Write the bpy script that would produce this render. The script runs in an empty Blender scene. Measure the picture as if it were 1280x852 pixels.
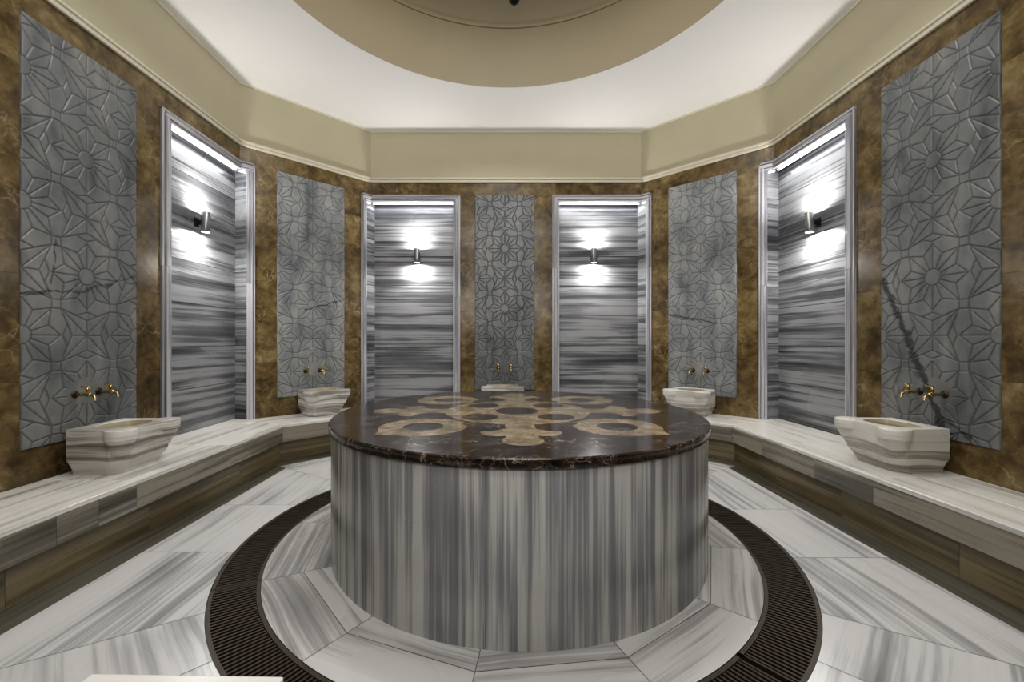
import bpy, bmesh, math, random
import numpy as np
from mathutils import Vector, Matrix
random.seed(7)
C = bpy.context.scene.collection
# ------------------------------------------------------------------ room measures (metres)
W = 3.045          # half width of the octagonal room (wall faces)
CH = 1.147         # chamfer of the corners
CO = W - CH        # 1.898 : corner offset
HB, HM, HC = .40, 3.53, 4.25   # bench top, top of marble, ceiling
HN = 3.36          # top of niches and relief panels
S2 = math.sqrt(.5)
EYE = 1.3

# ------------------------------------------------------------------ node helpers
class NT:
    def __init__(s, name):
        s.m = bpy.data.materials.new(name); s.m.use_nodes = True
        s.t = s.m.node_tree; s.n = s.t.nodes; s.l = s.t.links
        s.b = s.n['Principled BSDF']
    def add(s, typ, **kw):
        x = s.n.new(typ)
        for k, v in kw.items(): setattr(x, k, v)
        return x
    def put(s, sock, v):
        if hasattr(v, 'is_linked') or isinstance(v, bpy.types.NodeSocket): s.l.new(v, sock)
        elif v is not None: sock.default_value = v
    def math(s, op, a, b=None, c=None, clamp=False):
        x = s.add('ShaderNodeMath', operation=op, use_clamp=clamp)
        s.put(x.inputs[0], a)
        if b is not None: s.put(x.inputs[1], b)
        if c is not None: s.put(x.inputs[2], c)
        return x.outputs[0]
    def comb(s, x, y, z=0.):
        n = s.add('ShaderNodeCombineXYZ'); s.put(n.inputs[0], x); s.put(n.inputs[1], y); s.put(n.inputs[2], z); return n.outputs[0]
    def sep(s, v):
        n = s.add('ShaderNodeSeparateXYZ'); s.put(n.inputs[0], v); return n.outputs
    def noise(s, vec, scale=1., detail=4., rough=.5, dist=0.):
        n = s.add('ShaderNodeTexNoise'); s.put(n.inputs['Vector'], vec)
        n.inputs['Scale'].default_value = scale; n.inputs['Detail'].default_value = detail
        n.inputs['Roughness'].default_value = rough; n.inputs['Distortion'].default_value = dist
        return n.outputs['Fac']
    def ramp(s, fac, stops, interp='LINEAR'):
        n = s.add('ShaderNodeValToRGB'); r = n.color_ramp; r.interpolation = interp
        while len(r.elements) > 1: r.elements.remove(r.elements[-1])
        for i, (p, c) in enumerate(stops):
            e = r.elements[0] if i == 0 else r.elements.new(p)
            e.position = p; e.color = (*c, 1) if not isinstance(c, (int, float)) else (c, c, c, 1)
        s.put(n.inputs[0], fac); return n.outputs[0]
    def mix(s, fac, a, b, mode='MIX'):
        n = s.add('ShaderNodeMix', data_type='RGBA', blend_type=mode)
        s.put(n.inputs[0], fac)
        for i, v in ((6, a), (7, b)):
            if isinstance(v, (tuple, list)): v = (*v, 1) if len(v) == 3 else v
            s.put(n.inputs[i], v)
        return n.outputs[2]
    def bump(s, h, strength=.2, dist=.01):
        n = s.add('ShaderNodeBump'); s.put(n.inputs['Height'], h)
        n.inputs['Strength'].default_value = strength; n.inputs['Distance'].default_value = dist
        s.l.new(n.outputs[0], s.b.inputs['Normal'])
    def done(s, col, rough=.3, metal=0., spec=.5):
        s.put(s.b.inputs['Base Color'], (*col, 1) if isinstance(col, tuple) and len(col) == 3 else col)
        s.put(s.b.inputs['Roughness'], rough); s.put(s.b.inputs['Metallic'], metal)
        s.b.inputs['Specular IOR Level'].default_value = spec
        return s.m

def striped(name, lo, mid, hi, rough=.3, freq=9., coords='UV', contrast=1., tint=None, shift=0., warp=.05, bump=False):
    """Marmara marble: streaks run along u, vary along v."""
    k = NT(name)
    tc = k.add('ShaderNodeTexCoord')
    if coords == 'UV':
        x = k.sep(tc.outputs['UV']); u, v = x[0], x[1]
    else:
        x = k.sep(tc.outputs['Object']); oi = k.add('ShaderNodeObjectInfo')
        u = k.math('MULTIPLY_ADD', oi.outputs['Random'], 13., k.math('ADD', x[0], x[1])); v = x[2]
        v = k.math('MULTIPLY_ADD', oi.outputs['Random'], 7., v)
    w1 = k.noise(k.comb(k.math('MULTIPLY', u, 1.1), k.math('MULTIPLY', v, 2.)), 1., 2, .5)
    v2 = k.math('MULTIPLY_ADD', k.math('SUBTRACT', w1, .5), warp * 2, v)
    a = k.noise(k.comb(k.math('MULTIPLY', u, .35), k.math('MULTIPLY', v2, freq), 3.), 1., 5, .62)
    b = k.noise(k.comb(k.math('MULTIPLY', u, .5), k.math('MULTIPLY', v2, freq * 6), 9.), 1., 3, .6)
    c = k.noise(k.comb(k.math('MULTIPLY', u, .9), k.math('MULTIPLY', v2, freq * .28), 5.), 1., 2, .5)
    e = k.noise(k.comb(k.math('MULTIPLY', u, .25), k.math('MULTIPLY', v2, freq * 2.3), 15.), 1., 2, .5)
    f = k.math('ADD', k.math('MULTIPLY', a, .40), k.math('ADD', k.math('MULTIPLY', b, .16), k.math('ADD', k.math('MULTIPLY', c, .24), k.math('MULTIPLY', e, .20))))
    f = k.math('ADD', k.math('MULTIPLY', k.math('SUBTRACT', f, .5), 3.8 * contrast), .5 + shift, clamp=True)
    col = k.ramp(f, [(0., lo), (.22, tuple(.55 * p + .45 * q for p, q in zip(lo, mid))), (.42, mid), (.62, hi), (1., tuple(min(1, 1.08 * h) for h in hi))])
    # faint warm clouds
    cl = k.noise(k.comb(k.math('MULTIPLY', u, .6), v, 1.), 1.7, 1.5, .5)
    col = k.mix(k.ramp(cl, [(.35, 0.), (.75, .3)]), col, tint or (mid[0] * 1.05, mid[1], mid[2] * .92), 'MIX')
    r = k.ramp(cl, [(.3, rough * .8), (.7, min(1, rough * 1.25))])
    return k.done(col, r)

def brown_marble(name):
    k = NT(name); tc = k.add('ShaderNodeTexCoord'); o = tc.outputs['UV']
    n1 = k.noise(o, 2.2, 6, .62, .6)
    n2 = k.noise(o, 9., 6, .65, .4)
    f = k.math('ADD', k.math('MULTIPLY', n1, .5), k.math('MULTIPLY', n2, .5))
    col = k.ramp(f, [(.34, (.028, .019, .008)), (.45, (.080, .054, .022)), (.54, (.142, .100, .042)), (.66, (.25, .19, .10))])
    nd = k.add('ShaderNodeTexNoise'); k.put(nd.inputs['Vector'], o); nd.inputs['Scale'].default_value = 3.; nd.inputs['Detail'].default_value = 4
    vv = k.add('ShaderNodeVectorMath', operation='MULTIPLY_ADD'); k.l.new(nd.outputs['Color'], vv.inputs[0]); vv.inputs[1].default_value = (.5, .5, .5); k.l.new(o, vv.inputs[2])
    vo = k.add('ShaderNodeTexVoronoi', feature='DISTANCE_TO_EDGE'); k.l.new(vv.outputs[0], vo.inputs['Vector']); vo.inputs['Scale'].default_value = 7.5
    vein = k.ramp(vo.outputs['Distance'], [(0., .9), (.02, .3), (.07, 0.)])
    msk = k.ramp(k.noise(o, 2.6, 4, .6), [(.48, 0.), (.66, .55)])
    col = k.mix(k.math('MULTIPLY', vein, msk), col, (.48, .38, .24))
    return k.done(col, .22)

def dark_marble(name, inlay=True):
    k = NT(name); tc = k.add('ShaderNodeTexCoord'); o = tc.outputs['Object']
    n = k.noise(o, 7., 6, .7, .5)
    dark = k.ramp(n, [(.35, (.006, .004, .003)), (.52, (.020, .012, .009)), (.7, (.06, .04, .03))])
    nd = k.add('ShaderNodeTexNoise'); k.put(nd.inputs['Vector'], o); nd.inputs['Scale'].default_value = 6.; nd.inputs['Detail'].default_value = 5
    vv = k.add('ShaderNodeVectorMath', operation='MULTIPLY_ADD'); k.l.new(nd.outputs['Color'], vv.inputs[0]); vv.inputs[1].default_value = (.35, .35, .35); k.l.new(o, vv.inputs[2])
    vo = k.add('ShaderNodeTexVoronoi', feature='DISTANCE_TO_EDGE'); k.l.new(vv.outputs[0], vo.inputs['Vector']); vo.inputs['Scale'].default_value = 8.5
    vein = k.ramp(vo.outputs['Distance'], [(0., 1.), (.012, .5), (.035, 0.)])
    msk = k.ramp(k.noise(o, 5., 4, .6), [(.46, 0.), (.64, .9)])
    dark = k.mix(k.math('MULTIPLY', vein, msk), dark, (.40, .34, .28))
    v2 = k.add('ShaderNodeTexVoronoi', feature='DISTANCE_TO_EDGE'); k.l.new(vv.outputs[0], v2.inputs['Vector']); v2.inputs['Scale'].default_value = 24.
    vein2 = k.ramp(v2.outputs['Distance'], [(0., .9), (.02, .35), (.05, 0.)])
    dark = k.mix(k.math('MULTIPLY', vein2, k.ramp(k.noise(o, 9., 4, .7), [(.48, 0.), (.62, .8)])), dark, (.30, .24, .19))
    col = dark
    if inlay:
        x = k.sep(o); ax = k.math('ABSOLUTE', x[0]); ay = k.math('ABSOLUTE', x[1])
        A = k.math('MAXIMUM', ax, ay); B = k.math('MINIMUM', ax, ay)
        def circ(cx, cy, r):
            dx = k.math('SUBTRACT', A, cx); dy = k.math('SUBTRACT', B, cy)
            d = k.math('SQRT', k.math('ADD', k.math('MULTIPLY', dx, dx), k.math('MULTIPLY', dy, dy)))
            return k.math('SUBTRACT', d, r)
        U = lambda *a: a[0] if len(a) == 1 else k.math('MINIMUM', a[0], U(*a[1:]))
        cut = lambda a, b: k.math('MAXIMUM', a, k.math('MULTIPLY', b, -1.))
        tipd = k.math('SUBTRACT', k.math('ADD', k.math('ABSOLUTE', k.math('SUBTRACT', A, B)), k.math('ADD', A, B)), 1.55)
        tip = k.math('MAXIMUM', tipd, k.math('SUBTRACT', 1.12, k.math('ADD', A, B)))
        tip = k.math('MAXIMUM', tip, k.math('SUBTRACT', k.math('ABSOLUTE', k.math('SUBTRACT', A, B)), .16))
        stem = k.math('MAXIMUM', k.math('SUBTRACT', B, .085), k.math('SUBTRACT', A, .9))
        base = U(circ(0, 0, .50), circ(.555, .555, .250), tip, stem, circ(.71, .125, .095), circ(.90, 0, .105))
        base = cut(base, circ(0, 0, .15)); base = cut(base, circ(.245, .245, .118))
        base = cut(base, circ(.555, .555, .115)); base = cut(base, circ(.575, .195, .108)); base = cut(base, circ(.47, .30, .04))
        m = k.math('MULTIPLY', base, -400., None); m = k.math('ADD', m, .5, clamp=True)
        t = k.noise(o, 8., 6, .65, .3)
        tan = k.ramp(t, [(.32, (.10, .070, .042)), (.5, (.23, .175, .11)), (.68, (.38, .31, .215))])
        tan = k.mix(k.math('MULTIPLY', vein, .25), tan, (.5, .42, .32))
        col = k.mix(m, dark, tan)
    return k.done(col, .13, spec=.6)

def flat(name, col, rough=.5, metal=0., var=.06, scale=6., spec=.5):
    k = NT(name); tc = k.add('ShaderNodeTexCoord')
    n = k.noise(tc.outputs['Object'], scale, 4, .6)
    c = k.ramp(n, [(.3, tuple(v * (1 - var) for v in col)), (.7, tuple(min(1, v * (1 + var)) for v in col))])
    return k.done(c, rough, metal, spec)

def emit(name, col, strength):
    k = NT(name); k.b.inputs['Emission Color'].default_value = (*col, 1); k.b.inputs['Emission Strength'].default_value = strength
    tc = k.add('ShaderNodeTexCoord'); n = k.noise(tc.outputs['Object'], 3., 2, .5)
    return k.done(k.ramp(n, [(.3, (.8, .8, .8)), (.7, (.9, .9, .9))]), .5)

def relief_mat(name, vein, gain=1.):
    """grey marble; carved grooves are coloured darker. vein = list of (x0,z0,x1,z1,width)"""
    k = NT(name); tc = k.add('ShaderNodeTexCoord'); o = tc.outputs['Object']; x = k.sep(o)
    oi = k.add('ShaderNodeObjectInfo')
    zz = k.math('MULTIPLY_ADD', oi.outputs['Random'], 9., x[2])
    n1 = k.noise(k.comb(k.math('MULTIPLY', x[0], 3.2), zz), 1.3, 5, .6, .4)
    n2 = k.noise(k.comb(x[0], zz, 4.), 5., 6, .6)
    f = k.math('ADD', k.math('MULTIPLY', n1, .7), k.math('MULTIPLY', n2, .3))
    col = k.ramp(f, [(.33, (.05, .055, .06)), (.45, (.115, .122, .126)), (.56, (.16, .164, .162)), (.7, (.22, .217, .205))])
    col = k.mix(1., col, (gain, gain, gain * .99), 'MULTIPLY')
    at = k.add('ShaderNodeAttribute'); at.attribute_name = 'groove'
    wob = k.math('MULTIPLY', k.math('SUBTRACT', k.noise(k.comb(x[0], zz), 7., 5, .7), .5), .09)
    wid = k.noise(k.comb(x[0], zz, 8.), 14., 3, .6)
    for (x0, z0, x1, z1, w) in vein:
        dx, dz = x1 - x0, z1 - z0; L = math.hypot(dx, dz); tx, tz = dx / L, dz / L
        px = k.math('SUBTRACT', x[0], x0); pz = k.math('SUBTRACT', x[2], z0)
        al = k.math('ADD', k.math('MULTIPLY', px, tx), k.math('MULTIPLY', pz, tz))
        ac = k.math('ADD', k.math('SUBTRACT', k.math('MULTIPLY', px, -tz), k.math('MULTIPLY', pz, -tx)), wob)
        d = k.math('DIVIDE', k.math('ABSOLUTE', ac), k.math('MULTIPLY_ADD', k.math('MAXIMUM', k.math('SUBTRACT', wid, .38), 0.), w * 6., w * .35))
        a = k.ramp(d, [(0., .95), (.55, .8), (1., 0.)])
        inside = k.math('MULTIPLY', k.math('GREATER_THAN', al, 0.), k.math('LESS_THAN', al, L))
        col = k.mix(k.math('MULTIPLY', a, inside), col, (.035, .036, .04))
    col = k.mix(k.math('MULTIPLY', at.outputs['Fac'], .7), col, (.045, .046, .045))
    return k.done(col, .38)

M = {}
M['floor'] = striped('floor_marble', (.12, .122, .13), (.325, .327, .33), (.53, .53, .525), .24, 7., shift=.12, warp=.03, tint=(.45, .44, .425))
M['ring'] = striped('ring_marble', (.11, .11, .115), (.30, .297, .292), (.51, .505, .495), .24, 9., shift=.06, warp=.03, tint=(.46, .44, .41))
M['drum'] = striped('drum_marble', (.085, .087, .095), (.23, .232, .24), (.48, .475, .455), .24, 10., shift=.03, warp=.004, contrast=1., tint=(.35, .34, .335))
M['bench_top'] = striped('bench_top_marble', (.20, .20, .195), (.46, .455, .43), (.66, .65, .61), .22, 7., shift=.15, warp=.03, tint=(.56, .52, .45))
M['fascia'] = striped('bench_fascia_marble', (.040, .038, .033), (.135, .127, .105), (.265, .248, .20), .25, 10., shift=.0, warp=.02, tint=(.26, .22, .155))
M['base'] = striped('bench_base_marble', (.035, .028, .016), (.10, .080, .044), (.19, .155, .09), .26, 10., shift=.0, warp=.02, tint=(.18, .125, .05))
M['dark_strip'] = striped('dark_strip_marble', (.03, .029, .021), (.065, .061, .045), (.105, .10, .08), .3, 9., shift=.0)  # darker tone for the floor strip along the bench fronts
M['niche'] = striped('niche_marble', (.022, .024, .028), (.115, .119, .127), (.28, .285, .295), .26, 11., shift=.0, warp=.015, contrast=1.25, tint=(.23, .23, .235))
M['frame'] = striped('frame_marble', (.09, .09, .10), (.26, .26, .285), (.46, .46, .48), .25, 12., shift=.0, warp=.01)
M['basin'] = striped('basin_marble', (.085, .075, .062), (.315, .30, .27), (.62, .605, .575), .25, 12., coords='OBJ', shift=.05, contrast=1.15, warp=.09, tint=(.40, .35, .26))
M['bowl'] = striped('basin_bowl_marble', (.14, .12, .08), (.30, .27, .18), (.42, .38, .27), .3, 16., coords='OBJ', shift=.1)
M['brown'] = brown_marble('brown_marble')
M['dark'] = dark_marble('dark_inlaid_marble')
M['cream'] = flat('cream_paint', (.44, .405, .29), .6, var=.03, scale=2.)
M['crown'] = flat('cream_moulding', (.56, .52, .42), .45, var=.02)
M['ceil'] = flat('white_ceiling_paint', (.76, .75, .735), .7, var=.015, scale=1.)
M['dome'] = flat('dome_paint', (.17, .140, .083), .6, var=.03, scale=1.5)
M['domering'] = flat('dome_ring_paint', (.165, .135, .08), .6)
M['grate'] = flat('bronze_grate', (.040, .028, .019), .5, .3, .2, 30.)
M['grate_rim'] = flat('grate_rim_metal', (.055, .045, .030), .45, .4, .2, 20.)
M['black'] = flat('channel_black_stone', (.008, .007, .006), .8)  # near-black lining of the drain channel
M['grout'] = flat('grout', (.12, .115, .105), .8)
M['brass'] = flat('brass', (.50, .37, .15), .22, 1., .1, 40.)
M['aged'] = flat('aged_brass', (.05, .035, .018), .35, .8, .2, 60.)
M['steel'] = flat('brushed_steel', (.32, .32, .31), .35, .9, .08, 60.)
M['bracket'] = flat('dark_bracket', (.02, .02, .02), .4, .5)
M['iron'] = flat('black_iron', (.012, .010, .010), .35, .6)
M['lens'] = emit('lamp_lens', (1., .98, .94), 9.)
M['led'] = emit('led_strip', (.93, .95, 1.), 1.6)

# ------------------------------------------------------------------ mesh builder with UVs in metres
class MB:
    def __init__(s): s.v = []; s.f = []; s.uv = []; s.mi = []; s.smooth = False
    def face(s, pts, uvs=None, mi=0):
        i = len(s.v); s.v += [tuple(p) for p in pts]; s.f.append(list(range(i, i + len(pts))))
        s.uv.append(uvs or [(0, 0)] * len(pts)); s.mi.append(mi)
    def box(s, o, U, N, u0, u1, n0, n1, z0, z1, streak='u', off=None, mi=0):
        """o: origin; U: along wall; N: second horizontal axis. streak: axis the marble streaks follow"""
        off = off or (random.uniform(0, 60), random.uniform(0, 60))
        P = lambda a, b, c: (o[0] + U[0] * a + N[0] * b, o[1] + U[1] * a + N[1] * b, c)
        def uv(a, b, c, face):
            # two in-plane coordinates, the streak one first
            d = {'u': a, 'n': b, 'z': c}
            ax = {'z': ('u', 'n'), 'n': ('u', 'z'), 'u': ('n', 'z')}[face]
            if streak == ax[1]: ax = (ax[1], ax[0])
            elif streak == face: pass
            q = (d[ax[0]], d[ax[1]])
            return (q[0] + off[0], q[1] + off[1] + (b if face == 'u' and streak == 'u' else 0) * 0)
        flip = (U[0] * N[1] - U[1] * N[0]) < 0
        for face, c in (('n', [(u0, n0, z0), (u1, n0, z0), (u1, n0, z1), (u0, n0, z1)]), ('n', [(u1, n1, z0), (u0, n1, z0), (u0, n1, z1), (u1, n1, z1)]),
                        ('u', [(u1, n0, z0), (u1, n1, z0), (u1, n1, z1), (u1, n0, z1)]), ('u', [(u0, n1, z0), (u0, n0, z0), (u0, n0, z1), (u0, n1, z1)]),
                        ('z', [(u0, n0, z1), (u1, n0, z1), (u1, n1, z1), (u0, n1, z1)]), ('z', [(u0, n1, z0), (u1, n1, z0), (u1, n0, z0), (u0, n0, z0)])):
            if flip: c = c[::-1]
            s.face([P(*p) for p in c], [uv(*p, face) for p in c], mi)
    def prism(s, poly, z0, z1, t=(1, 0), off=None, side=True, mi=0):
        """poly ccw list of xy; t = streak direction"""
        off = off or (random.uniform(0, 60), random.uniform(0, 60)); n = (-t[1], t[0])
        uv = lambda p: (p[0] * t[0] + p[1] * t[1] + off[0], p[0] * n[0] + p[1] * n[1] + off[1])
        s.face([(x, y, z1) for x, y in poly], [uv(p) for p in poly], mi)
        if side:
            L = 0
            for i in range(len(poly)):
                a, b = poly[i], poly[(i + 1) % len(poly)]; d = math.dist(a, b)
                s.face([(*a, z0), (*b, z0), (*b, z1), (*a, z1)], [(L + off[0], z0), (L + d + off[0], z0), (L + d + off[0], z1), (L + off[0], z1)], mi); L += d
            s.face([(x, y, z0) for x, y in poly[::-1]], [uv(p) for p in poly[::-1]], mi)
    def rev(s, prof, c=(0, 0, 0), n=24, axis='z', M4=None, closed=False, a0=0., a1=2 * math.pi, streak=False):
        """revolve profile [(r,z)] about z; profile runs bottom to top for outward faces"""
        i0 = len(s.v); full = abs(a1 - a0 - 2 * math.pi) < 1e-6; m = n if full else n + 1
        T = M4 or Matrix.Identity(4)
        for j in range(m):
            a = a0 + (a1 - a0) * j / n
            for r, z in prof:
                p = T @ Vector((c[0] + r * math.cos(a), c[1] + r * math.sin(a), c[2] + z)); s.v.append(tuple(p))
        K = len(prof)
        for j in range(n):
            j2 = (j + 1) % m
            for i in range(K - 1 if not closed else K):
                i2 = (i + 1) % K
                s.f.append([i0 + j * K + i, i0 + j2 * K + i, i0 + j2 * K + i2, i0 + j * K + i2])
                R = max(prof[i][0], prof[i2][0]); b0, b1 = (a1 - a0) * j / n * R, (a1 - a0) * (j + 1) / n * R
                s.uv.append([(prof[i][1], b0), (prof[i][1], b1), (prof[i2][1], b1), (prof[i2][1], b0)] if streak else [(b0, prof[i][1]), (b1, prof[i][1]), (b1, prof[i2][1]), (b0, prof[i2][1])])
                s.mi.append(0)
    def tube(s, pts, rad, n=12):
        pts = [Vector(p) for p in pts]; rad = rad if isinstance(rad, (list, tuple)) else [rad] * len(pts)
        i0 = len(s.v); prev = None
        for i, p in enumerate(pts):
            d = (pts[min(i + 1, len(pts) - 1)] - pts[max(i - 1, 0)]).normalized()
            a = Vector((0, 0, 1)) if abs(d.z) < .9 else Vector((1, 0, 0))
            x = (prev - d * prev.dot(d)).normalized() if prev else d.cross(a).normalized()
            prev = x; y = d.cross(x)
            for j in range(n):
                t = 2 * math.pi * j / n; s.v.append(tuple(p + (x * math.cos(t) + y * math.sin(t)) * rad[i]))
        for i in range(len(pts) - 1):
            for j in range(n):
                j2 = (j + 1) % n
                s.f.append([i0 + i * n + j, i0 + i * n + j2, i0 + (i + 1) * n + j2, i0 + (i + 1) * n + j]); s.uv.append([(0, 0)] * 4); s.mi.append(0)
        s.f.append([i0 + j for j in range(n)][::-1]); s.uv.append([(0, 0)] * n); s.mi.append(0)
        s.f.append([i0 + (len(pts) - 1) * n + j for j in range(n)]); s.uv.append([(0, 0)] * n); s.mi.append(0)
    def build(s, name, mats, parent=None, smooth=None, bevel=0., loc=None, rotz=0., tri=False):
        me = bpy.data.meshes.new(name); me.from_pydata(s.v, [], s.f)
        ul = me.uv_layers.new(name='UVMap'); k = 0; flatuv = []
        for u in s.uv:
            for a in u: flatuv += [a[0], a[1]]
        ul.data.foreach_set('uv', flatuv)
        for m in (mats if isinstance(mats, (list, tuple)) else [mats]): me.materials.append(m)
        me.polygons.foreach_set('material_index', s.mi)
        if smooth is not None:
            me.polygons.foreach_set('use_smooth', [True] * len(me.polygons)); me.set_sharp_from_angle(angle=math.radians(smooth))
        me.validate(); me.update()
        if bevel or smooth is not None:
            bm = bmesh.new(); bm.from_mesh(me); bmesh.ops.remove_doubles(bm, verts=bm.verts, dist=1e-5); bm.to_mesh(me); bm.free()
        o = bpy.data.objects.new(name, me); C.objects.link(o)
        if parent: o.parent = parent
        if loc: o.location = loc
        o.rotation_euler.z = rotz
        if bevel:
            b = o.modifiers.new('edge', 'BEVEL'); b.width = bevel; b.segments = 2; b.limit_method = 'ANGLE'; b.angle_limit = math.radians(40)
        return o

def tag(o, label=None, cat=None, group=None, kind=None):
    if label: o['label'] = label
    if cat: o['category'] = cat
    if group: o['group'] = group
    if kind: o['kind'] = kind
    return o
def thing(name, label, cat, loc=(0, 0, 0), rz=0., group=None):
    o = bpy.data.objects.new(name, None); o.empty_display_size = .1; C.objects.link(o)
    o.location = loc; o.rotation_euler.z = rz
    return tag(o, label, cat, group)
def copy_tree(o, parent=None):
    c = o.copy(); C.objects.link(c); c.parent = parent
    for ch in list(o.children): copy_tree(ch, c)
    return c

# wall frames: centre of the wall foot, U to the right when facing the wall; local +y goes INTO the wall
WALLS = {
    'left':       ((-W, 0), math.pi / 2),
    'back_left':  ((-(W + CO) / 2, (W + CO) / 2), math.pi / 4),
    'back':       ((0, W), 0.),
    'back_right': (((W + CO) / 2, (W + CO) / 2), -math.pi / 4),
    'right':      ((W, 0), -math.pi / 2),
    'front_right': (((W + CO) / 2, -(W + CO) / 2), -3 * math.pi / 4),
    'front':      ((0, -W), math.pi),
    'front_left': ((-(W + CO) / 2, -(W + CO) / 2), 3 * math.pi / 4),
}
def wp(w, u, y=0., z=0.):
    (cx, cy), a = WALLS[w]; c, s = math.cos(a), math.sin(a)
    return (cx + u * c - y * s, cy + u * s + y * c, z)
X, Y = (1, 0), (0, 1)

# ================================================================== floor
def clip(poly, a, b, c):           # keep a*x+b*y<=c
    out = []
    for i in range(len(poly)):
        p, q = poly[i], poly[(i + 1) % len(poly)]
        fp, fq = a * p[0] + b * p[1] - c, a * q[0] + b * q[1] - c
        if fp <= 0: out.append(p)
        if (fp < 0 < fq) or (fq < 0 < fp):
            t = fp / (fp - fq); out.append((p[0] + (q[0] - p[0]) * t, p[1] + (q[1] - p[1]) * t))
    return out
RO, RI, RB, RT = 1.742, 1.507, 1.212, 1.226
TC = (.05, .03)
def octo(d_main, d_diag):
    """half planes of an octagon"""
    r = []
    for i in range(8):
        a = i * math.pi / 4; r.append((math.cos(a), math.sin(a), d_main if i % 2 == 0 else d_diag))
    return r
DW = (W + CO) * S2      # apothem of diagonal walls
G = .0016
fl = MB()
# sub-bed: grout plane below the tiles
bed = MB()
n = 128
for R0, R1 in ((RO, 4.3),):
    for i in range(n):
        a, b = 2 * math.pi * i / n, 2 * math.pi * (i + 1) / n
        bed.face([(R0 * math.cos(a), R0 * math.sin(a), -.004), (R1 * math.cos(a), R1 * math.sin(a), -.004), (R1 * math.cos(b), R1 * math.sin(b), -.004), (R0 * math.cos(b), R0 * math.sin(b), -.004)])
for i in range(n):
    a, b = 2 * math.pi * i / n, 2 * math.pi * (i + 1) / n
    bed.face([(0, 0, -.004), (RI * math.cos(a), RI * math.sin(a), -.004), (RI * math.cos(b), RI * math.sin(b), -.004)])
ca = math.degrees(math.atan2(CO, W))
bounds = [-ca, ca, 90 - ca, 90 + ca, 180 - ca, 180 + ca, 270 - ca, 270 + ca, 360 - ca]
def wedge(poly, a0, a1):
    a0, a1 = math.radians(a0), math.radians(a1)
    poly = clip(poly, math.sin(a0), -math.cos(a0), -G)
    return clip(poly, -math.sin(a1), math.cos(a1), -G)
def arc(R, a0, a1, k=40):
    return [(R * math.cos(math.radians(a0 + (a1 - a0) * i / k)), R * math.sin(math.radians(a0 + (a1 - a0) * i / k))) for i in range(k + 1)]
STRIP_D = .185 + .585      # darker floor strip starts this far from the wall
for k in range(8):
    a0, a1 = bounds[k], bounds[k + 1]; am = (a0 + a1) / 2
    t = (-math.sin(math.radians(am)), math.cos(math.radians(am))); nrm = (math.cos(math.radians(am)), math.sin(math.radians(am)))
    A = (W if k % 2 == 0 else DW)
    out = A - STRIP_D if k != 6 else A
    poly = arc(RO, a1, a0) + arc(4.4, a0, a1, 8)
    poly = wedge(poly[::-1] if False else poly, a0, a1)
    poly = clip(poly, nrm[0], nrm[1], out - G)
    # make ccw
    ar = sum(poly[i][0] * poly[(i + 1) % len(poly)][1] - poly[(i + 1) % len(poly)][0] * poly[i][1] for i in range(len(poly)))
    if ar < 0: poly = poly[::-1]
    cuts = {0: [-.40, .34], 4: [-.33, .43], 2: [-.6, .3], 6: [-.35, .4]}.get(k, [0.])
    # cuts are along the tangent direction; for the side walls they are y = const
    def tc(p): return p[0] * t[0] + p[1] * t[1]
    sgn = 1
    if k == 4: cs = sorted([-c for c in cuts])
    else: cs = sorted(cuts)
    edges = [-9] + cs + [9]
    for e0, e1 in zip(edges[:-1], edges[1:]):
        q = clip(poly, -t[0], -t[1], -(e0 + G)); q = clip(q, t[0], t[1], e1 - G)
        if len(q) > 2: fl.prism(q, -.02, 0, t, side=False)
# inner ring of 12 tiles, two bands
ang = [-11.4, 20, 50, 82, 113, 144, 176, 205.6, 235, 263, 291, 319, 348.6]
for i in range(12):
    a0, a1 = ang[i], ang[i + 1]; am = math.radians((a0 + a1) / 2); t = (-math.sin(am), math.cos(am))
    d = 1.30 * math.cos(math.radians((a1 - a0) / 2))
    poly = arc(RI, a0, a1, 24) + [(0, 0)]
    poly = wedge(poly, a0, a1); outer = clip(poly, -math.cos(am), -math.sin(am), -(d + G)); fl.prism(outer, -.02, 0, t, side=False, mi=1)
    inner = clip(poly, math.cos(am), math.sin(am), d - G); fl.prism(inner, -.02, 0, t, side=False, mi=1)
# darker floor strip in front of the benches
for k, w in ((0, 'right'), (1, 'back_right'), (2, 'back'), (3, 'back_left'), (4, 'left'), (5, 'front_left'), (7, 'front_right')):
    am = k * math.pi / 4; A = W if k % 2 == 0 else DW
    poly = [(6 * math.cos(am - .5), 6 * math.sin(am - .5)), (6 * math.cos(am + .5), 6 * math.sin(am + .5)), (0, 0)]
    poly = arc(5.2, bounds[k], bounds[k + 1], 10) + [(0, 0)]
    poly = clip(clip(poly, -math.cos(am), -math.sin(am), -(A - STRIP_D)), math.cos(am), math.sin(am), A + .1)
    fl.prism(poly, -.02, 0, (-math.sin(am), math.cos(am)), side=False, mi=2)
floor = fl.build('floor', [M['floor'], M['ring'], M['dark_strip']]); tag(floor, kind='structure')
b_ = bed.build('floor_bed', M['grout'], floor)
ch = MB()
ch.rev([(RI, 0), (RI, -.09)], n=128)
ch.rev([(RO, -.09), (RO, 0)], n=128)
ch.rev([(RI, -.09), (RO, -.09)][::-1], n=128)
ch.build('drain_channel', M['black'], floor)

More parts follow.
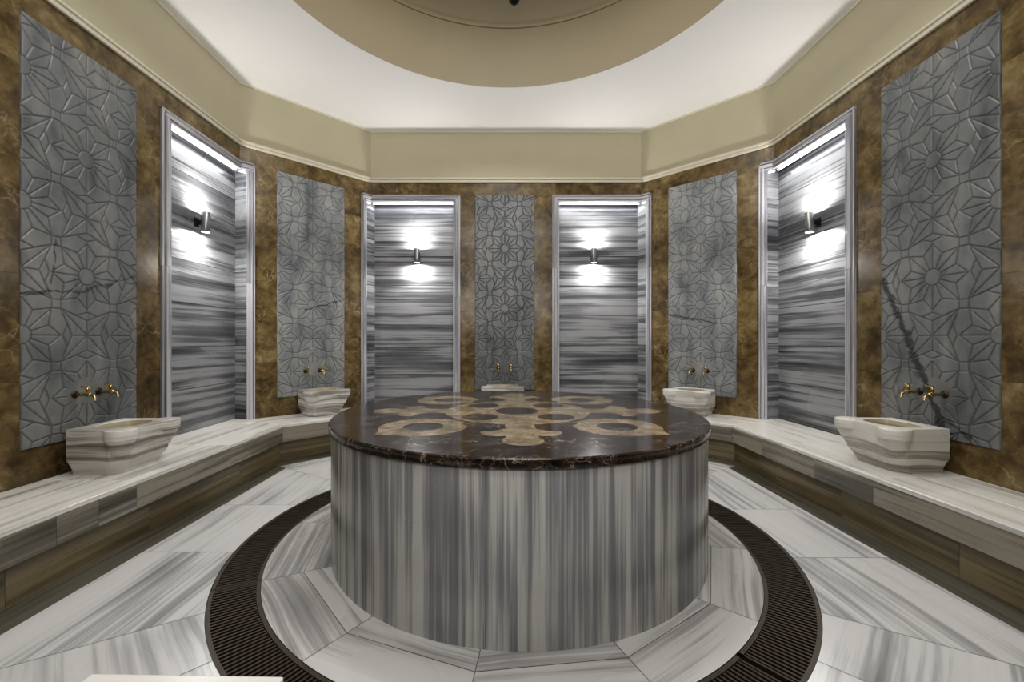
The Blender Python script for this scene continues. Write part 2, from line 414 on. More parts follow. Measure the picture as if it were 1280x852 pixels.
# ================================================================== drain grate segments
seg = [10.8, 62, 113, 160, 205, 256, 308.4, 370.8]
desc = ['beside the right bench, far right arc', 'behind the platform on the right', 'behind the platform on the left',
        'left of the platform at its far side', 'curving along the left front of the platform', 'passing the front of the platform nearest the entrance', 'right of the platform between two joints']
for i in range(7):
    a0, a1 = seg[i] + .12, seg[i + 1] - (.9 if i == 5 else .12)
    g = thing('drain_grate', 'dark bronze slatted drain grate segment ' + desc[i], 'grate', (0, 0, -.03), 0, 'curved drain grates in the ring around the platform')
    r0, r1 = math.radians(a0), math.radians(a1); nn = int((a1 - a0) / 2)
    fr = MB()
    for ra, rb in ((RI + .002, RI + .020), (RO - .020, RO - .002)):
        fr.rev([(rb, 0), (rb, .028), (ra, .028), (ra, 0)], n=nn * 2, a0=r0, a1=r1, closed=True)
    fr.build('grate_rim', M['grate_rim'], g)
    sl = MB(); k = int((a1 - a0) / .84)
    for j in range(k + 1):
        a = r0 + (r1 - r0) * (j + .0) / k; u = (math.cos(a), math.sin(a)); v = (-u[1], u[0])
        wdt = .0055
        off = wdt if j == 0 else (-wdt if j == k else 0)
        sl.box((v[0] * off, v[1] * off), u, v, RI + .019, RO - .019, -wdt, wdt, .002, .024)
    sl.build('slats', M['grate'], g)

# ================================================================== round platform
pf = thing('marble_platform', 'large round marble heating platform with dark inlaid top in the room centre', 'platform', (TC[0], TC[1], 0))
d = MB(); K = 22
for i in range(K):
    a0, a1 = 2 * math.pi * i / K, 2 * math.pi * (i + 1) / K; ns = 8; ou, ov = 3.3, 7.1
    for j in range(ns):
        b0, b1 = a0 + (a1 - a0) * j / ns, a0 + (a1 - a0) * (j + 1) / ns
        g0 = .0006 if j == 0 else 0; g1 = .0006 if j == ns - 1 else 0
        p = [(RB * math.cos(b0 + g0), RB * math.sin(b0 + g0)), (RB * math.cos(b1 - g1), RB * math.sin(b1 - g1))]
        d.face([(*p[0], 0), (*p[1], 0), (*p[1], .764), (*p[0], .764)], [(ou, ov + b0 * RB), (ou, ov + b1 * RB), (ou + .76, ov + b1 * RB), (ou + .76, ov + b0 * RB)])
d.rev([(RB - .006, 0), (RB - .006, .764)], n=128); d.mi[-128:] = [1] * 128
dd = d.build('drum', [M['drum'], M['grout']], pf)
dd.data.polygons.foreach_set('use_smooth', [True] * len(dd.data.polygons))
sm = MB(); sm.rev([(0, .764), (RT - .006, .764), (RT, .768), (RT + .002, .785), (RT, .806), (RT - .007, .813), (0, .813)], n=192)
sm.build('inlaid_top', M['dark'], pf, smooth=30)

# ================================================================== benches
BW = .625
def bench_poly(A, w, u0, u1, cut0, cut1, depth):
    """bench footprint in wall-local coords, ends sloped so that neighbours meet"""
    return [(u0 + cut0 * depth, -depth), (u1 - cut1 * depth, -depth), (u1, 0), (u0, 0)]
T22 = math.tan(math.radians(22.5))
def bench(w, u0, u1, c0, c1, joints, label, fj):
    (cx, cy), a = WALLS[w]
    b = thing('marble_bench', label, 'bench', (cx, cy, 0), a, 'striped marble benches along the walls')
    # seat: slabs with joints in two rows
    e = [u0] + joints + [u1]
    st = MB()
    for i in range(len(e) - 1):
        for (d0, d1) in ((.003, .30), (.302, BW + .002)):
            l0 = lambda dd_: (e[i] + (c0 * dd_ if i == 0 else .0008)); l1 = lambda dd_: (e[i + 1] - (c1 * dd_ if i == len(e) - 2 else .0008))
            poly = [(l0(d1), -d1), (l1(d1), -d1), (l1(d0), -d0), (l0(d0), -d0)]
            st.prism(poly, HB - .03, HB, (1, .03 * random.uniform(-1, 1)))
    st.build('seat_top', M['bench_top'], b, bevel=.004)
    def strip(name, depth, z0, z1, js, mat, th):
        m = MB(); ee = [u0 + c0 * depth] + js + [u1 - c1 * depth]
        for i in range(len(ee) - 1):
            m.box((0, 0), X, Y, ee[i] + .0007, ee[i + 1] - .0007, -depth, -depth + th, z0, z1)
        return m.build(name, mat, b, bevel=.0012)
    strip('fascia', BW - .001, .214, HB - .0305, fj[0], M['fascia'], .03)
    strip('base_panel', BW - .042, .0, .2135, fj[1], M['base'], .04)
    m = MB(); m.box((0, 0), X, Y, u0 + c0 * .4 + .02, u1 - c1 * .4 - .02, -.56, -.02, 0.0, HB - .032); m.build('core', M['grout'], b)
    return b
bench('left', -CO, CO, T22, T22, [-1.1, -.2, .75], 'long striped marble bench along the left wall', ([-1.25, -.7, -.46, -.2, .75], [-.9, -.05, .95]))
bench('right', -CO, CO, T22, T22, [-.8, .15, 1.0], 'long striped marble bench along the right wall', ([-1.1, -.42, .12, 1.0], [-.95, -.2, .62]))
LD = CH / S2 / 2          # half length of diagonal wall .811
bench('back_left', -LD, LD - .30, T22, 0, [0.], 'short marble bench under the relief panel of the left diagonal wall', ([0.], [.1]))
bench('back_right', -LD, LD, T22, T22, [0.], 'short marble bench under the relief panel of the right diagonal wall', ([.1], [0.]))
bench('back', -CO + .22, CO, 0, T22, [-.65, .65], 'marble bench at the back wall behind the round platform', ([-.6, .6], [0.]))
bench('front_left', -LD, LD, T22, T22, [0.], 'marble bench on the diagonal wall left of the entrance', ([0.], [0.]))
bench('front_right', -LD, LD, T22, T22, [0.], 'marble bench on the diagonal wall right of the entrance', ([0.], [0.]))
# thin ledge where the diagonal bench stops
lg = MB(); lg.box((0, 0), X, Y, LD - .30, LD - .01, -.03, -.002, HB - .03, HB - .0005)
tag(lg.build('trim_1', M['bench_top'], None, loc=wp('back_left', 0), rotz=WALLS['back_left'][1]), kind='structure')
# marble block at the bottom edge of the photograph
blk = thing('marble_step_block', 'white marble block at the front left edge near the entrance', 'block', (-.91, -2.187, 0), -.02)
m = MB(); m.box((0, 0), X, Y, -.265, .265, -.37, .37, HB - .03, HB); m.build('top_slab', M['bench_top'], blk, bevel=.006)
m = MB(); m.box((0, 0), X, Y, -.262, .262, -.362, .362, 0.0, HB - .0305, 'u'); m.build('side_cladding', M['fascia'], blk, bevel=.002)

# ================================================================== walls
TH = .16
def slabs(mb, u0, u1, z0, z1, y0=0., y1=TH, zs=(), us=()):
    zz = [z0] + [z for z in sorted(zs) if z0 + .02 < z < z1 - .02] + [z1]; uu = [u0] + [u for u in sorted(us) if u0 + .02 < u < u1 - .02] + [u1]
    for a, b in zip(uu[:-1], uu[1:]):
        for c, d_ in zip(zz[:-1], zz[1:]):
            mb.box((0, 0), X, Y, a + .0006, b - .0006, y0, y1, c + .0006, d_ - .0006)
FW = .10      # frame width
WRAP = .155   # part of the niche that lies on the diagonal wall
PU = .0975    # relief panel centre on the side walls
def marble_wall(w, lo, hi, niches):
    (cx, cy), a = WALLS[w]; m = MB(); zs = (1.05, 1.72, 2.42, 3.02)
    cur = lo
    for (n0, n1) in sorted(niches):
        if n0 > cur: slabs(m, cur, n0, HB - .02, HM, zs=zs)
        slabs(m, n0, n1, HN - .03, HM); cur = n1
    if cur < hi: slabs(m, cur, hi, HB - .02, HM, zs=zs)
    m2 = MB(); m2.box((0, 0), X, Y, lo - .0, hi + .0, .03, TH, 0, HB - .02); 
    o = m.build('wall_' + w, M['brown'], loc=(cx, cy, 0), rotz=a); tag(o, kind='structure')
    m2.build('wall_core', M['grout'], o)
    # upper painted band, and moulding
    um = MB(); um.box((0, 0), X, Y, lo, hi, 0.0, TH, HM + .0005, HC + .05)
    tag(um.build('wall_' + w + '_upper', M['cream'], loc=(cx, cy, 0), rotz=a), kind='structure')
    return o
NE = .77 + FW * .5    # niche opening start on side walls (mid of frame)
NB = .645 + FW * .5
marble_wall('left', -CO, CO, [(NE, CO)])
marble_wall('right', -CO, CO, [(-CO, -NE)])
marble_wall('back', -CO, CO, [(-CO, -NB), (NB, CO)])
marble_wall('back_left', -LD, LD, [(-LD, -LD + WRAP - FW * .5), (LD - WRAP + FW * .5, LD)])
marble_wall('back_right', -LD, LD, [(-LD, -LD + WRAP - FW * .5), (LD - WRAP + FW * .5, LD)])
marble_wall('front_left', -LD, LD, []); marble_wall('front_right', -LD, LD, [])
marble_wall('front', -CO, CO, [])

# cornice moulding all round (profile swept round the octagon)
corners = [(W, CO), (CO, W), (-CO, W), (-W, CO), (-W, -CO), (-CO, -W), (CO, -W), (W, -CO)]
def sweep(name, prof, mat, kind='structure'):
    m = MB(); nprof = len(prof); pts = []
    for (x, y) in corners:
        bis = Vector((-x, -y)); # inward bisector
        # offset d inward for both adjacent walls
        i = corners.index((x, y)); pr = Vector(corners[i - 1]); nx = Vector(corners[(i + 1) % 8]); me_ = Vector((x, y))
        e1 = (me_ - pr).normalized(); e2 = (nx - me_).normalized(); n1 = Vector((-e1.y, e1.x)); n2 = Vector((-e2.y, e2.x))
        b = (n1 + n2); b = b / (1 + n1.dot(n2))
        pts.append([(x + b.x * d_, y + b.y * d_, z) for d_, z in prof])
    for i in range(8):
        j = (i + 1) % 8
        for k in range(nprof - 1): m.face([pts[i][k], pts[j][k], pts[j][k + 1], pts[i][k + 1]][::-1])
    o = m.build(name, mat); tag(o, kind=kind); return o
sweep('trim_2', [(0, HM - .002), (.022, HM - .002), (.026, HM + .006), (.026, HM + .018), (.018, HM + .024), (.018, HM + .034), (.034, HM + .040), (.034, HM + .056), (.028, HM + .064), (.008, HM + .07), (0, HM + .075)], M['crown'])
sweep('trim_3', [(0, HC - .018), (.012, HC - .018), (.016, HC - .008), (.016, HC + .001)], M['crown'])

# ceiling with round opening, drum and dome
RD = 2.0
cm = MB(); nn = 128
def octr(a):
    return min((W if i % 2 == 0 else DW) / math.cos(a - i * math.pi / 4) for i in range(8) if math.cos(a - i * math.pi / 4) > .3)
angs = sorted(set([2 * math.pi * i / nn for i in range(nn)] + [math.atan2(y, x) % (2 * math.pi) for x, y in corners]))
for i in range(len(angs)):
    a, b = angs[i], angs[(i + 1) % len(angs)]; ra, rb = octr(a) + .02, octr(b) + .02
    cm.face([(RD * math.cos(a), RD * math.sin(a), HC), (RD * math.cos(b), RD * math.sin(b), HC), (rb * math.cos(b), rb * math.sin(b), HC), (ra * math.cos(a), ra * math.sin(a), HC)])
cl = cm.build('ceiling', M['ceil']); tag(cl, kind='structure')
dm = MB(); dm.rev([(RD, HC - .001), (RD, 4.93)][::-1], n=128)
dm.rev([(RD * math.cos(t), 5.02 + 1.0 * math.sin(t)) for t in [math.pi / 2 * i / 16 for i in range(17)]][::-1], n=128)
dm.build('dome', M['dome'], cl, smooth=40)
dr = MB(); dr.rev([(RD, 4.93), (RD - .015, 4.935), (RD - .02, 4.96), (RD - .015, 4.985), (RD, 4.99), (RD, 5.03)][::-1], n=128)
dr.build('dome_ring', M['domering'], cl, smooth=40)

# ================================================================== niches
def niche(w, s, e0, label):
    """s=+1: the room corner lies to the right. e0: outer frame edge away from the corner (abs)"""
    (cx, cy), a = WALLS[w]
    t = thing('wall_niche', label, 'niche', (cx, cy, HB), a, 'tall lit wall niches lined with striped marble')
    z0, z1 = 0.001, HN - HB                       # local z
    uF, uC = e0 + FW, CO
    D = .125
    bx = lambda mb, o, U, N, *r, **k: mb.box(o, U, N, *r, **k)
    Uv = (s, 0)                                     # along the wall towards the corner
    Dg = (s * S2, -S2); Ng = (s * S2, S2)            # along the diagonal wall; into that wall
    P = MB(); zs = [z0, .43, .85, 1.28, 1.70, 2.12, 2.55, z1 - .02]
    uE = uC + (.12 if w in ('left', 'right') else -.012)
    for a_, b_ in zip(zs[:-1], zs[1:]): P.box((0, 0), Uv, Y, uF - .05, uE, D, D + .03, a_ + .0026, b_ - .0026)
    P.build('back_panel', M['niche'], t)
    # reveal between back panel and diagonal wall frame
    q0 = Vector((s * uE, D)); q1 = Vector((s * uC, 0)) + Vector(Dg) * (WRAP - .07)
    dirr = (q1 - q0); L = dirr.length; dirr /= L; nr = Vector((-dirr.y, dirr.x)) * (-1 if s > 0 else 1)
    if nr.x * s < 0: nr = -nr
    R = MB()
    for a_, b_ in zip(zs[:-1], zs[1:]): R.box((q0.x, q0.y), tuple(dirr), tuple(nr), 0, L, 0, .03, a_ + .0026, b_ - .0026)
    # opposite reveal (panel side) and soffit
    R.build('reveal', M['niche'], t); R = MB()
    for a_, b_ in zip(zs[:-1], zs[1:]): R.box((0, 0), Uv, Y, uF - .03, uF - .001, -.0, D, a_ + .0026, b_ - .0026)
    R.build('reveal', M['niche'], t)
    sf = MB(); q2 = Vector((s * uC, 0)) + Vector(Dg) * WRAP
    pl = [(s * (uF - .04), -.002), (s * (uC), -.002), (q1.x + nr.x * .0, q1.y), (q0.x, q0.y), (s * (uF - .04), D)]
    if s < 0: pl = pl[::-1]
    sf.prism(pl, z1 - .03, z1 - .01, (1, 0)); sf.build('soffit', M['frame'], t)
    sl = MB(); sl.prism(pl, -.03, .0, (1, 0)); sl.build('sill', M['bench_top'], t)
    # moulded frame: three stepped fillets
    F = MB(); zj = .58 * z1 + random.uniform(-.4, .4)
    steps = ((0., .022, .018), (.022, .034, .008), (.034, .070, .030), (.070, .080, .012), (.080, FW, .022))
    for (p, q, h) in steps:
        for (a_, b_) in ((z0, zj), (zj, z1 - q)):
            F.box((0, 0), Uv, Y, e0 + p, e0 + q, -h, .002 if q < FW else .03, a_ + .0005, b_ - .0005, streak='z')
        F.box((0, 0), Uv, Y, e0 + p, uC + h * T22 * 0, -h, .002 if q < FW else .03, z1 - q, z1 - p - .0004)
    steps2 = ((0., .018, .016), (.018, .028, .007), (.028, .058, .024), (.058, .085, .012))
    C0 = (s * uC, 0)
    for (p, q, h) in steps2:
        for (a_, b_) in ((z0, zj), (zj, z1 - q)):
            F.box(C0, Dg, Ng, WRAP - q, WRAP - p, -h, .002, a_ + .0005, b_ - .0005, streak='z')
    for (p, q, h) in steps:
        F.box(C0, Dg, Ng, 0, WRAP - .018, -h, .002, z1 - q, z1 - p - .0004)
    F.build('frame', M['frame'], t, bevel=.0015)
    Ls = MB(); Ls.box((0, 0), Uv, Y, uF, uC - .02, .02, .045, z1 - .122, z1 - .104)
    Ls.box(C0, Dg, Ng, .0, WRAP - .09, .012, .03, z1 - .122, z1 - .104)
    Ls.build('light_strip', M['led'], t)
    # lamp of the strip
    L_ = bpy.data.lights.new('niche_strip_light', 'AREA'); L_.shape = 'RECTANGLE'; L_.size = uC - uF; L_.size_y = .03; L_.energy = 2.0; L_.color = (.92, .95, 1.)
    lo = bpy.data.objects.new('niche_strip_light', L_); C.objects.link(lo); lo.parent = t; lo.location = (s * (uF + uC) / 2, .055, z1 - .14); lo.rotation_euler = (0, 0, 0)
    return t
niche('left', 1, .77, 'tall lit niche lined with striped marble on the left wall')
niche('back', -1, .645, 'lit striped marble niche on the back wall, left of the middle relief panel')
niche('back', 1, .645, 'lit striped marble niche on the back wall, right of the middle relief panel')
niche('right', -1, .77, 'tall lit niche lined with striped marble on the right wall')

# ================================================================== carved relief panels
PW, PZ0, PZ1 = .84, .62, HN - .005
p = .42
def pattern():
    seg = []
    def pol(c, r, a): return (c[0] + r * math.cos(math.radians(a)), c[1] + r * math.sin(math.radians(a)))
    ox, oz = 0., 2.60; hs = .030; rc = .060
    for i in range(-3, 4):
        for j in range(-6, 4):
            c = (ox + i * p, oz + j * p)
            if abs(c[0]) > PW / 2 + .35 or not (PZ0 - .4 < c[1] < PZ1 + .4): continue
            dt = math.hypot(p / 2 - hs, p / 2 - hs)      # diagonal tips touch the small squares
            if (i + j) % 2 == 0:          # rosette of eight petals round a disc
                for k in range(8):
                    a = 45 * k; tip = .238 if k % 2 == 0 else dt
                    v0, v1 = pol(c, .172, a - 22.5), pol(c, .172, a + 22.5); T = pol(c, tip, a)
                    seg += [(v0, T), (T, v1), (pol(c, rc, a), T), (pol(c, rc, a + 22.5), v1)]
                for k in range(16): seg.append((pol(c, rc, 22.5 * k), pol(c, rc, 22.5 * k + 22.5)))
            else:                          # four pointed star with eight spokes, rhombi on its axes
                for k in range(4):
                    a = 90 * k; V = pol(c, .105, a); T = pol(c, dt, a + 45)
                    seg += [(c, V), (c, T), (V, T), (T, pol(c, .105, a + 90))]
                    ar = math.radians(a); ex = (math.cos(ar), math.sin(ar)); ey = (-ex[1], ex[0])
                    L = lambda u, v: (c[0] + ex[0] * u + ey[0] * v, c[1] + ex[1] * u + ey[1] * v)
                    e0, e1, q = L(.138, .074), L(.138, -.074), L(.166, 0)
                    seg += [(V, e0), (e0, q), (q, e1), (e1, V)]
                    seg += [(e0, L(p / 2 - hs, p / 2 - hs)), (e1, L(p / 2 - hs, -p / 2 + hs))]
                    seg += [(e0, L(p / 2 + hs, p / 2 - hs)), (e1, L(p / 2 + hs, -p / 2 + hs))][:0]
            q = (c[0] + p / 2, c[1] + p / 2)
            S = [(q[0] + hs, q[1] + hs), (q[0] - hs, q[1] + hs), (q[0] - hs, q[1] - hs), (q[0] + hs, q[1] - hs)]
            seg += [(S[k], S[(k + 1) % 4]) for k in range(4)]
    return np.array(seg)
def relief_mesh():
    h = .0042; nx, nz = int(PW / h) + 1, int((PZ1 - PZ0) / h) + 1
    xs = np.linspace(-PW / 2, PW / 2, nx); zs = np.linspace(PZ0, PZ1, nz)
    XX, ZZ = np.meshgrid(xs, zs); dist = np.full(XX.shape, 9.)
    for (a, b) in pattern():
        x0, x1 = min(a[0], b[0]) - .03, max(a[0], b[0]) + .03; y0, y1 = min(a[1], b[1]) - .03, max(a[1], b[1]) + .03
        i0, i1 = np.searchsorted(xs, x0), np.searchsorted(xs, x1); j0, j1 = np.searchsorted(zs, y0), np.searchsorted(zs, y1)
        if i1 <= i0 or j1 <= j0: continue
        px, pz = XX[j0:j1, i0:i1] - a[0], ZZ[j0:j1, i0:i1] - a[1]; dx, dz = b - a; L2 = dx * dx + dz * dz
        if L2 < 1e-9: continue
        t = np.clip((px * dx + pz * dz) / L2, 0, 1); dd = np.hypot(px - t * dx, pz - t * dz)
        dist[j0:j1, i0:i1] = np.minimum(dist[j0:j1, i0:i1], dd)
    gw = .0080
    g = np.clip(1 - dist / gw, 0, 1)
    g = g * g * (3 - 2 * g)
    blank = np.clip(1 - np.hypot(XX / .16, (ZZ - .945) / .095), 0, 1) * 8      # plain field round the taps
    g = g * (1 - np.clip(blank, 0, 1))
    yy = -.012 + .0055 * g + 0 * XX
    edge = np.minimum(np.minimum(XX + PW / 2, PW / 2 - XX), np.minimum(ZZ - PZ0, PZ1 - ZZ)); yy = np.where(edge < .003, .002, yy)
    co = np.stack([XX, yy, ZZ], -1).reshape(-1, 3)
    idx = np.arange(nx * nz).reshape(nz, nx)
    f = np.stack([idx[:-1, :-1], idx[:-1, 1:], idx[1:, 1:], idx[1:, :-1]], -1).reshape(-1, 4)
    me = bpy.data.meshes.new('relief_panel')
    me.vertices.add(len(co)); me.vertices.foreach_set('co', co.ravel())
    me.loops.add(f.size); me.loops.foreach_set('vertex_index', f.ravel().astype(np.int32))
    me.polygons.add(len(f)); me.polygons.foreach_set('loop_start', np.arange(0, f.size, 4, dtype=np.int32))
    at = me.attributes.new('groove', 'FLOAT', 'POINT'); at.data.foreach_set('value', g.ravel())
    me.update(); me.validate()
    me.polygons.foreach_set('use_smooth', [True] * len(me.polygons))
    return me
rm = relief_mesh(); rm.materials.append(None)
panels = [
    ('left', PU, 'carved grey marble panel on the left wall with a thin dark horizontal vein', [(-.42, 1.60, .0, 1.66, .010), (.0, 1.665, .42, 1.83, .010), (-.24, 1.68, -.22, 1.98, .006)]),
    ('back_left', 0., 'carved grey marble panel on the left diagonal wall above its basin', [(-.1, 1.70, .42, 1.86, .010)]),
    ('back', -.02, 'carved grey marble panel in the middle of the back wall between two niches', [(-.42, 1.50, -.2, 1.58, .012), (-.10, 1.66, .42, 1.82, .013)]),
    ('back_right', 0., 'carved grey marble panel on the right diagonal wall above its basin', [(-.42, 1.66, .2, 1.52, .011)]),
    ('right', -PU, 'carved grey marble panel on the right wall crossed by a thick dark diagonal vein', [(-.40, 1.82, .10, .64, .028), (.02, .80, .26, .66, .02)]),
]
for w, u, lab, vein in panels:
    o = bpy.data.objects.new('relief_panel', rm); C.objects.link(o)
    o.location = wp(w, u); o.rotation_euler.z = WALLS[w][1]
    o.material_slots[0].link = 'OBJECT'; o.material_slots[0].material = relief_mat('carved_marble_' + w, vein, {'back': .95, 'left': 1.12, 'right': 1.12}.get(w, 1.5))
    tag(o, lab, 'wall panel', 'carved rosette marble panels on the walls')

# ================================================================== basins
def ray_poly(poly, th):
    c, s = math.cos(th), math.sin(th); best = 0
    for i in range(len(poly)):
        (x0, y0), (x1, y1) = poly[i], poly[(i + 1) % len(poly)]; ex, ey = x1 - x0, y1 - y0
        den = c * ey - s * ex
        if abs(den) < 1e-9: continue
        t = (x0 * ey - y0 * ex) / den; q = (x0 * s - y0 * c) / den
        if t > 0 and -1e-6 <= q <= 1 + 1e-6: best = max(best, t)
    return best
def ray_circ(cx, cy, r, th):
    c, s = math.cos(th), math.sin(th); b = cx * c + cy * s; D = b * b - (cx * cx + cy * cy - r * r)
    return b + math.sqrt(D) if D > 0 and b > 0 else 0
BP = [(-.215, .20), (.215, .20), (.228, -.10), (.165, -.190), (-.165, -.190), (-.228, -.10)]
NA = 240
def basin_ring(z, bs, er, ec, grow=0.):
    pts = []
    for i in range(NA):
        th = 2 * math.pi * (i + .5) / NA
        r = ray_poly([(x * bs, (y - .2) * bs + .2 if y < 0 else y * (.6 + .4 * bs)) for x, y in BP], th)
        if er > .004:
            for sx in (1, -1): r = max(r, ray_circ(sx * .190 * ec, -.150 * ec, er, th))
        r += grow; pts.append((r * math.cos(th), r * math.sin(th), z))
    return pts
def make_basin():
    t = thing('marble_basin', 'x', 'basin', (0, 0, HB))
    H = .31; rings = []
    for z, bs, er, ec, g in ((0, .84, 0, 1, 0), (.003, .845, 0, 1, 0), (.020, .85, 0, 1, 0), (.025, .86, 0, 1, 0), (.096, .985, 0, 1, 0), (.112, 1, 0, 1, 0),
                             (.13, 1, .034, .95, 0), (.17, 1, .056, .975, 0), (.215, 1, .074, .99, 0), (.238, 1, .082, 1, 0), (.242, 1, .090, 1, 0), (.30, 1, .093, 1, 0), (.307, 1, .091, 1, -.001), (.31, 1, .088, 1, -.005)):
        rings.append(basin_ring(z, bs, er, ec, g))
    def ell(a, b, z, cy=.0):
        o = []
        for i in range(NA):
            th = 2 * math.pi * (i + .5) / NA; n_ = 2.6
            r = (abs(math.cos(th) / a) ** n_ + abs(math.sin(th) / b) ** n_) ** (-1 / n_); o.append((r * math.cos(th), r * math.sin(th) + cy, z))
        return o
    m = MB()
    def loft(m, rings, cap0, cap1):
        i0 = len(m.v)
        for r in rings: m.v += r
        for k in range(len(rings) - 1):
            for i in range(NA):
                j = (i + 1) % NA; m.f.append([i0 + k * NA + i, i0 + k * NA + j, i0 + (k + 1) * NA + j, i0 + (k + 1) * NA + i]); m.uv.append([(0, 0)] * 4); m.mi.append(0)
        if cap0: m.f.append([i0 + i for i in range(NA)][::-1]); m.uv.append([(0, 0)] * NA); m.mi.append(0)
        if cap1: m.f.append([i0 + (len(rings) - 1) * NA + i for i in range(NA)]); m.uv.append([(0, 0)] * NA); m.mi.append(0)
    rings += [ell(.168, .135, .31), ell(.163, .130, .306)]
    loft(m, rings, True, False)
    m.build('basin_body', M['basin'], t, smooth=32)
    m = MB(); loft(m, [ell(.163, .130, .306), ell(.157, .124, .27), ell(.145, .112, .20), ell(.12, .09, .15), ell(.07, .05, .125), ell(.01, .01, .12)], False, True)
    m.build('bowl', M['bowl'], t, smooth=50)
    return t
bas = make_basin()
for i, (w, u, g, lab) in enumerate([
        ('left', .10, .275, 'white marble basin with lobed corners on the left bench'),
        ('right', -.13, .275, 'white marble basin with lobed corners on the right bench'),
        ('back_left', .02, .26, 'marble basin on the short bench under the left diagonal relief panel'),
        ('back_right', -.02, .26, 'marble basin on the short bench under the right diagonal relief panel'),
        ('back', -.05, .26, 'marble basin at the back wall, mostly hidden behind the round platform')]):
    o = bas if i == 0 else copy_tree(bas)
    o.location = wp(w, u, -g, HB); o.rotation_euler.z = WALLS[w][1]; o['label'] = lab; o['group'] = 'carved marble basins on the benches'

# ================================================================== taps
def make_tap():
    t = thing('brass_tap', 'x', 'tap')
    RX = Matrix.Rotation(math.pi / 2, 4, 'X')      # profile axis -> -y
    m = MB(); m.rev([(0, .0), (.026, .0), (.027, .004), (.022, .010), (.013, .014), (0, .014)], M4=RX, n=24); m.build('escutcheon', M['aged'], t, smooth=40)
    m = MB(); m.rev([(0, .010), (.009, .010), (.0085, .035), (.012, .038), (.0135, .045), (.012, .052), (.010, .056), (.012, .075), (.016, .082), (.017, .095), (.013, .108), (.009, .115), (0, .117)], M4=RX, n=20); m.build('valve_body', M['brass'], t, smooth=50)
    m = MB(); m.tube([(0, -.098, -.004), (0, -.120, -.006), (0, -.136, -.014), (0, -.142, -.028), (0, -.142, -.042)], [.009, .0085, .008, .008, .0105], 14); m.build('spout', M['brass'], t, smooth=50)
    m = MB(); m.rev([(0, 0), (.008, 0), (.008, .018), (.012, .021), (.012, .030), (.006, .036), (.006, .046), (0, .047)], c=(0, -.088, .012), n=16)
    h = m.build('handle', M['brass'], t, smooth=50)
    m = MB(); m.tube([(.006, -.088, .050), (-.012, -.088, .052), (-.034, -.090, .056), (-.045, -.090, .058)], [.006, .005, .0045, .0075], 12); m.build('lever', M['brass'], h, smooth=50)
    return t
tp = make_tap(); first = True
TL = {'left': ('over the left bench basin', 'nearer to the camera', 'nearer to the back wall'), 'right': ('over the right bench basin', 'nearer to the back wall', 'nearer to the camera'),
      'back_left': ('over the left diagonal wall basin', 'left one of the pair', 'right one of the pair'), 'back_right': ('over the right diagonal wall basin', 'left one of the pair', 'right one of the pair'),
      'back': ('on the middle back relief panel', 'left one of the pair', 'right one of the pair')}
for w, u in (('left', PU), ('right', -PU), ('back_left', 0.), ('back_right', 0.), ('back', -.02)):
    for k, du in enumerate((-.088, .088)):
        o = tp if first else copy_tree(tp); first = False
        o.location = wp(w, u + du, -.0118, .93); o.rotation_euler.z = WALLS[w][1]
        o['label'] = 'small brass wall tap ' + TL[w][0] + ', ' + TL[w][1 + k]; o['group'] = 'brass taps in pairs above the basins'

# ================================================================== sconces
def make_sconce():
    t = thing('wall_sconce', 'x', 'wall light')
    m = MB(); m.rev([(.036, -.098), (.038, -.100), (.040, -.097), (.040, .097), (.038, .100), (.036, .098)], c=(0, -.098, 0), n=32)
    for z in (-.02, .02): pass
    m.build('cylinder_body', M['steel'], t, smooth=40)
    m = MB(); m.rev([(.036, -.098), (.034, -.085), (0, -.085)][::-1], c=(0, -.098, 0), n=32); m.build('lens', M['lens'], t, smooth=40); m = MB(); m.rev([(0, .085), (.034, .085), (.036, .098)][::-1], c=(0, -.098, 0), n=32)
    m.build('lens', M['lens'], t, smooth=40)
    m = MB(); m.box((0, 0), X, Y, -.028, .028, -.012, -.0005, -.045, .045); m.box((0, 0), X, Y, -.012, .012, -.060, -.01, -.022, .022); m.build('bracket', M['bracket'], t, bevel=.002)
    for nm, rx, z in (('up', math.pi, .104), ('down', 0, -.104)):
        L_ = bpy.data.lights.new('sconce_' + nm, 'AREA'); L_.shape = 'DISK'; L_.size = .06; L_.energy = 13.; L_.color = (1., .975, .95)
        l = bpy.data.objects.new('sconce_light_' + nm, L_); C.objects.link(l); l.parent = t; l.location = (0, -.102, z); l.rotation_euler = (rx, 0, 0)
    return t
sc = make_sconce()
for i, (w, u, lab) in enumerate([('left', 1.38, 'steel up-down cylinder wall light in the left wall niche'), ('back', -1.26, 'steel up-down cylinder wall light in the back niche left of centre'),
                                 ('back', 1.24, 'steel up-down cylinder wall light in the back niche right of centre'), ('right', -1.38, 'steel up-down cylinder wall light in the right wall niche')]):
    o = sc if i == 0 else copy_tree(sc)
    o.location = wp(w, u, .1245, 2.51); o.rotation_euler.z = WALLS[w][1]; o['label'] = lab; o['group'] = 'cylinder wall lights in the niches'

# pendant hanging in the dome
pd = thing('pendant_rod', 'small black pendant hanging from the centre of the dome', 'pendant', (.03, 0, 3.64))
m = MB(); m.rev([(0, 0), (.018, .004), (.034, .020), (.040, .042), (.032, .062), (.014, .078), (0, .08)], n=28); m.build('finial', M['iron'], pd, smooth=60)
m = MB(); m.rev([(.008, .075), (.008, 2.33)], n=12); m.build('rod', M['iron'], pd, smooth=60)
m = MB(); m.rev([(0, 2.32), (.10, 2.33), (.12, 2.365), (0, 2.375)], n=32); m.build('ceiling_rose', M['iron'], pd, smooth=40)

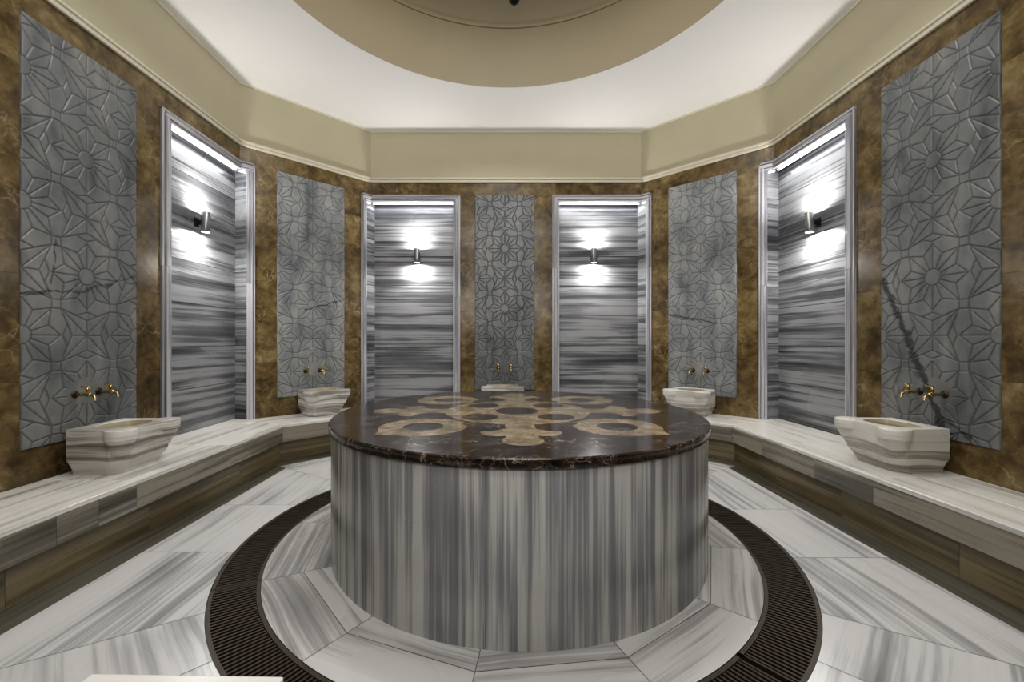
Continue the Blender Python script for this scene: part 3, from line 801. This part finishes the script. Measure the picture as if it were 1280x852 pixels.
# ================================================================== lights
def light(name, typ, loc, energy, color=(1, 1, 1), rot=(0, 0, 0), **kw):
    L_ = bpy.data.lights.new(name, typ); L_.energy = energy; L_.color = color
    for k, v in kw.items(): setattr(L_, k, v)
    o = bpy.data.objects.new(name, L_); C.objects.link(o); o.location = loc; o.rotation_euler = rot; return o
light('dome_light', 'AREA', (0, 0, 5.3), 75, (1., .99, .985), shape='DISK', size=1.6)
light('fill_room_centre', 'POINT', (0, -.2, 4.02), 48, (1., .99, .985), shadow_soft_size=.12)  # unseen point fill added at the room centre to brighten the ceiling
light('fill_entrance_ceiling', 'AREA', (0, -2.45, 4.15), 45, (1., .99, .985), rot=(math.radians(22), 0, 0), shape='RECTANGLE', size=2.2, size_y=.7)  # soft fill added out of view to brighten the platform's front
for sx in (-1, 1):
    light('bench_downlight', 'SPOT', (sx * 2.55, -.9, 4.15), 40, (1., .975, .94), spot_size=math.radians(75), spot_blend=.8, shadow_soft_size=.08)
light('fill_behind_camera', 'AREA', (0, -2.99, 2.35), 34, (1., .99, .985), rot=(math.radians(84), 0, 0), shape='RECTANGLE', size=2.4, size_y=.9)  # fill added behind the camera for drum and near basin faces
dv = Vector((0, 2.2, 4.25)) - Vector((0, -2.9, 2.9))
light('fill_ceiling_spot', 'SPOT', (0, -2.9, 2.9), 88, (1., .99, .985), rot=dv.to_track_quat('-Z', 'Y').to_euler(), spot_size=math.radians(115), spot_blend=.9, shadow_soft_size=.2)  # unseen spot added behind the camera to lift the ceiling
w_ = bpy.data.worlds.new('world'); bpy.context.scene.world = w_; w_.use_nodes = True
w_.node_tree.nodes['Background'].inputs[0].default_value = (.02, .02, .02, 1)

# ================================================================== camera
cam = bpy.data.cameras.new('camera'); co = bpy.data.objects.new('camera', cam); C.objects.link(co)
F, CX, CY = 535., 628.3, 426.5
cam.sensor_width = 36.; cam.sensor_fit = 'HORIZONTAL'; cam.lens = 36. * F / 1280
cam.shift_x = (640 - CX) / 1280.; cam.shift_y = (CY - 426) / 1280.
cam.clip_start = .02
co.location = (-.05, -2.975, EYE); co.rotation_euler = (math.pi / 2, 0, 0)
bpy.context.scene.camera = co
vs = bpy.context.scene.view_settings; vs.view_transform = 'Standard'; vs.look = 'Medium High Contrast'; vs.exposure = 0.
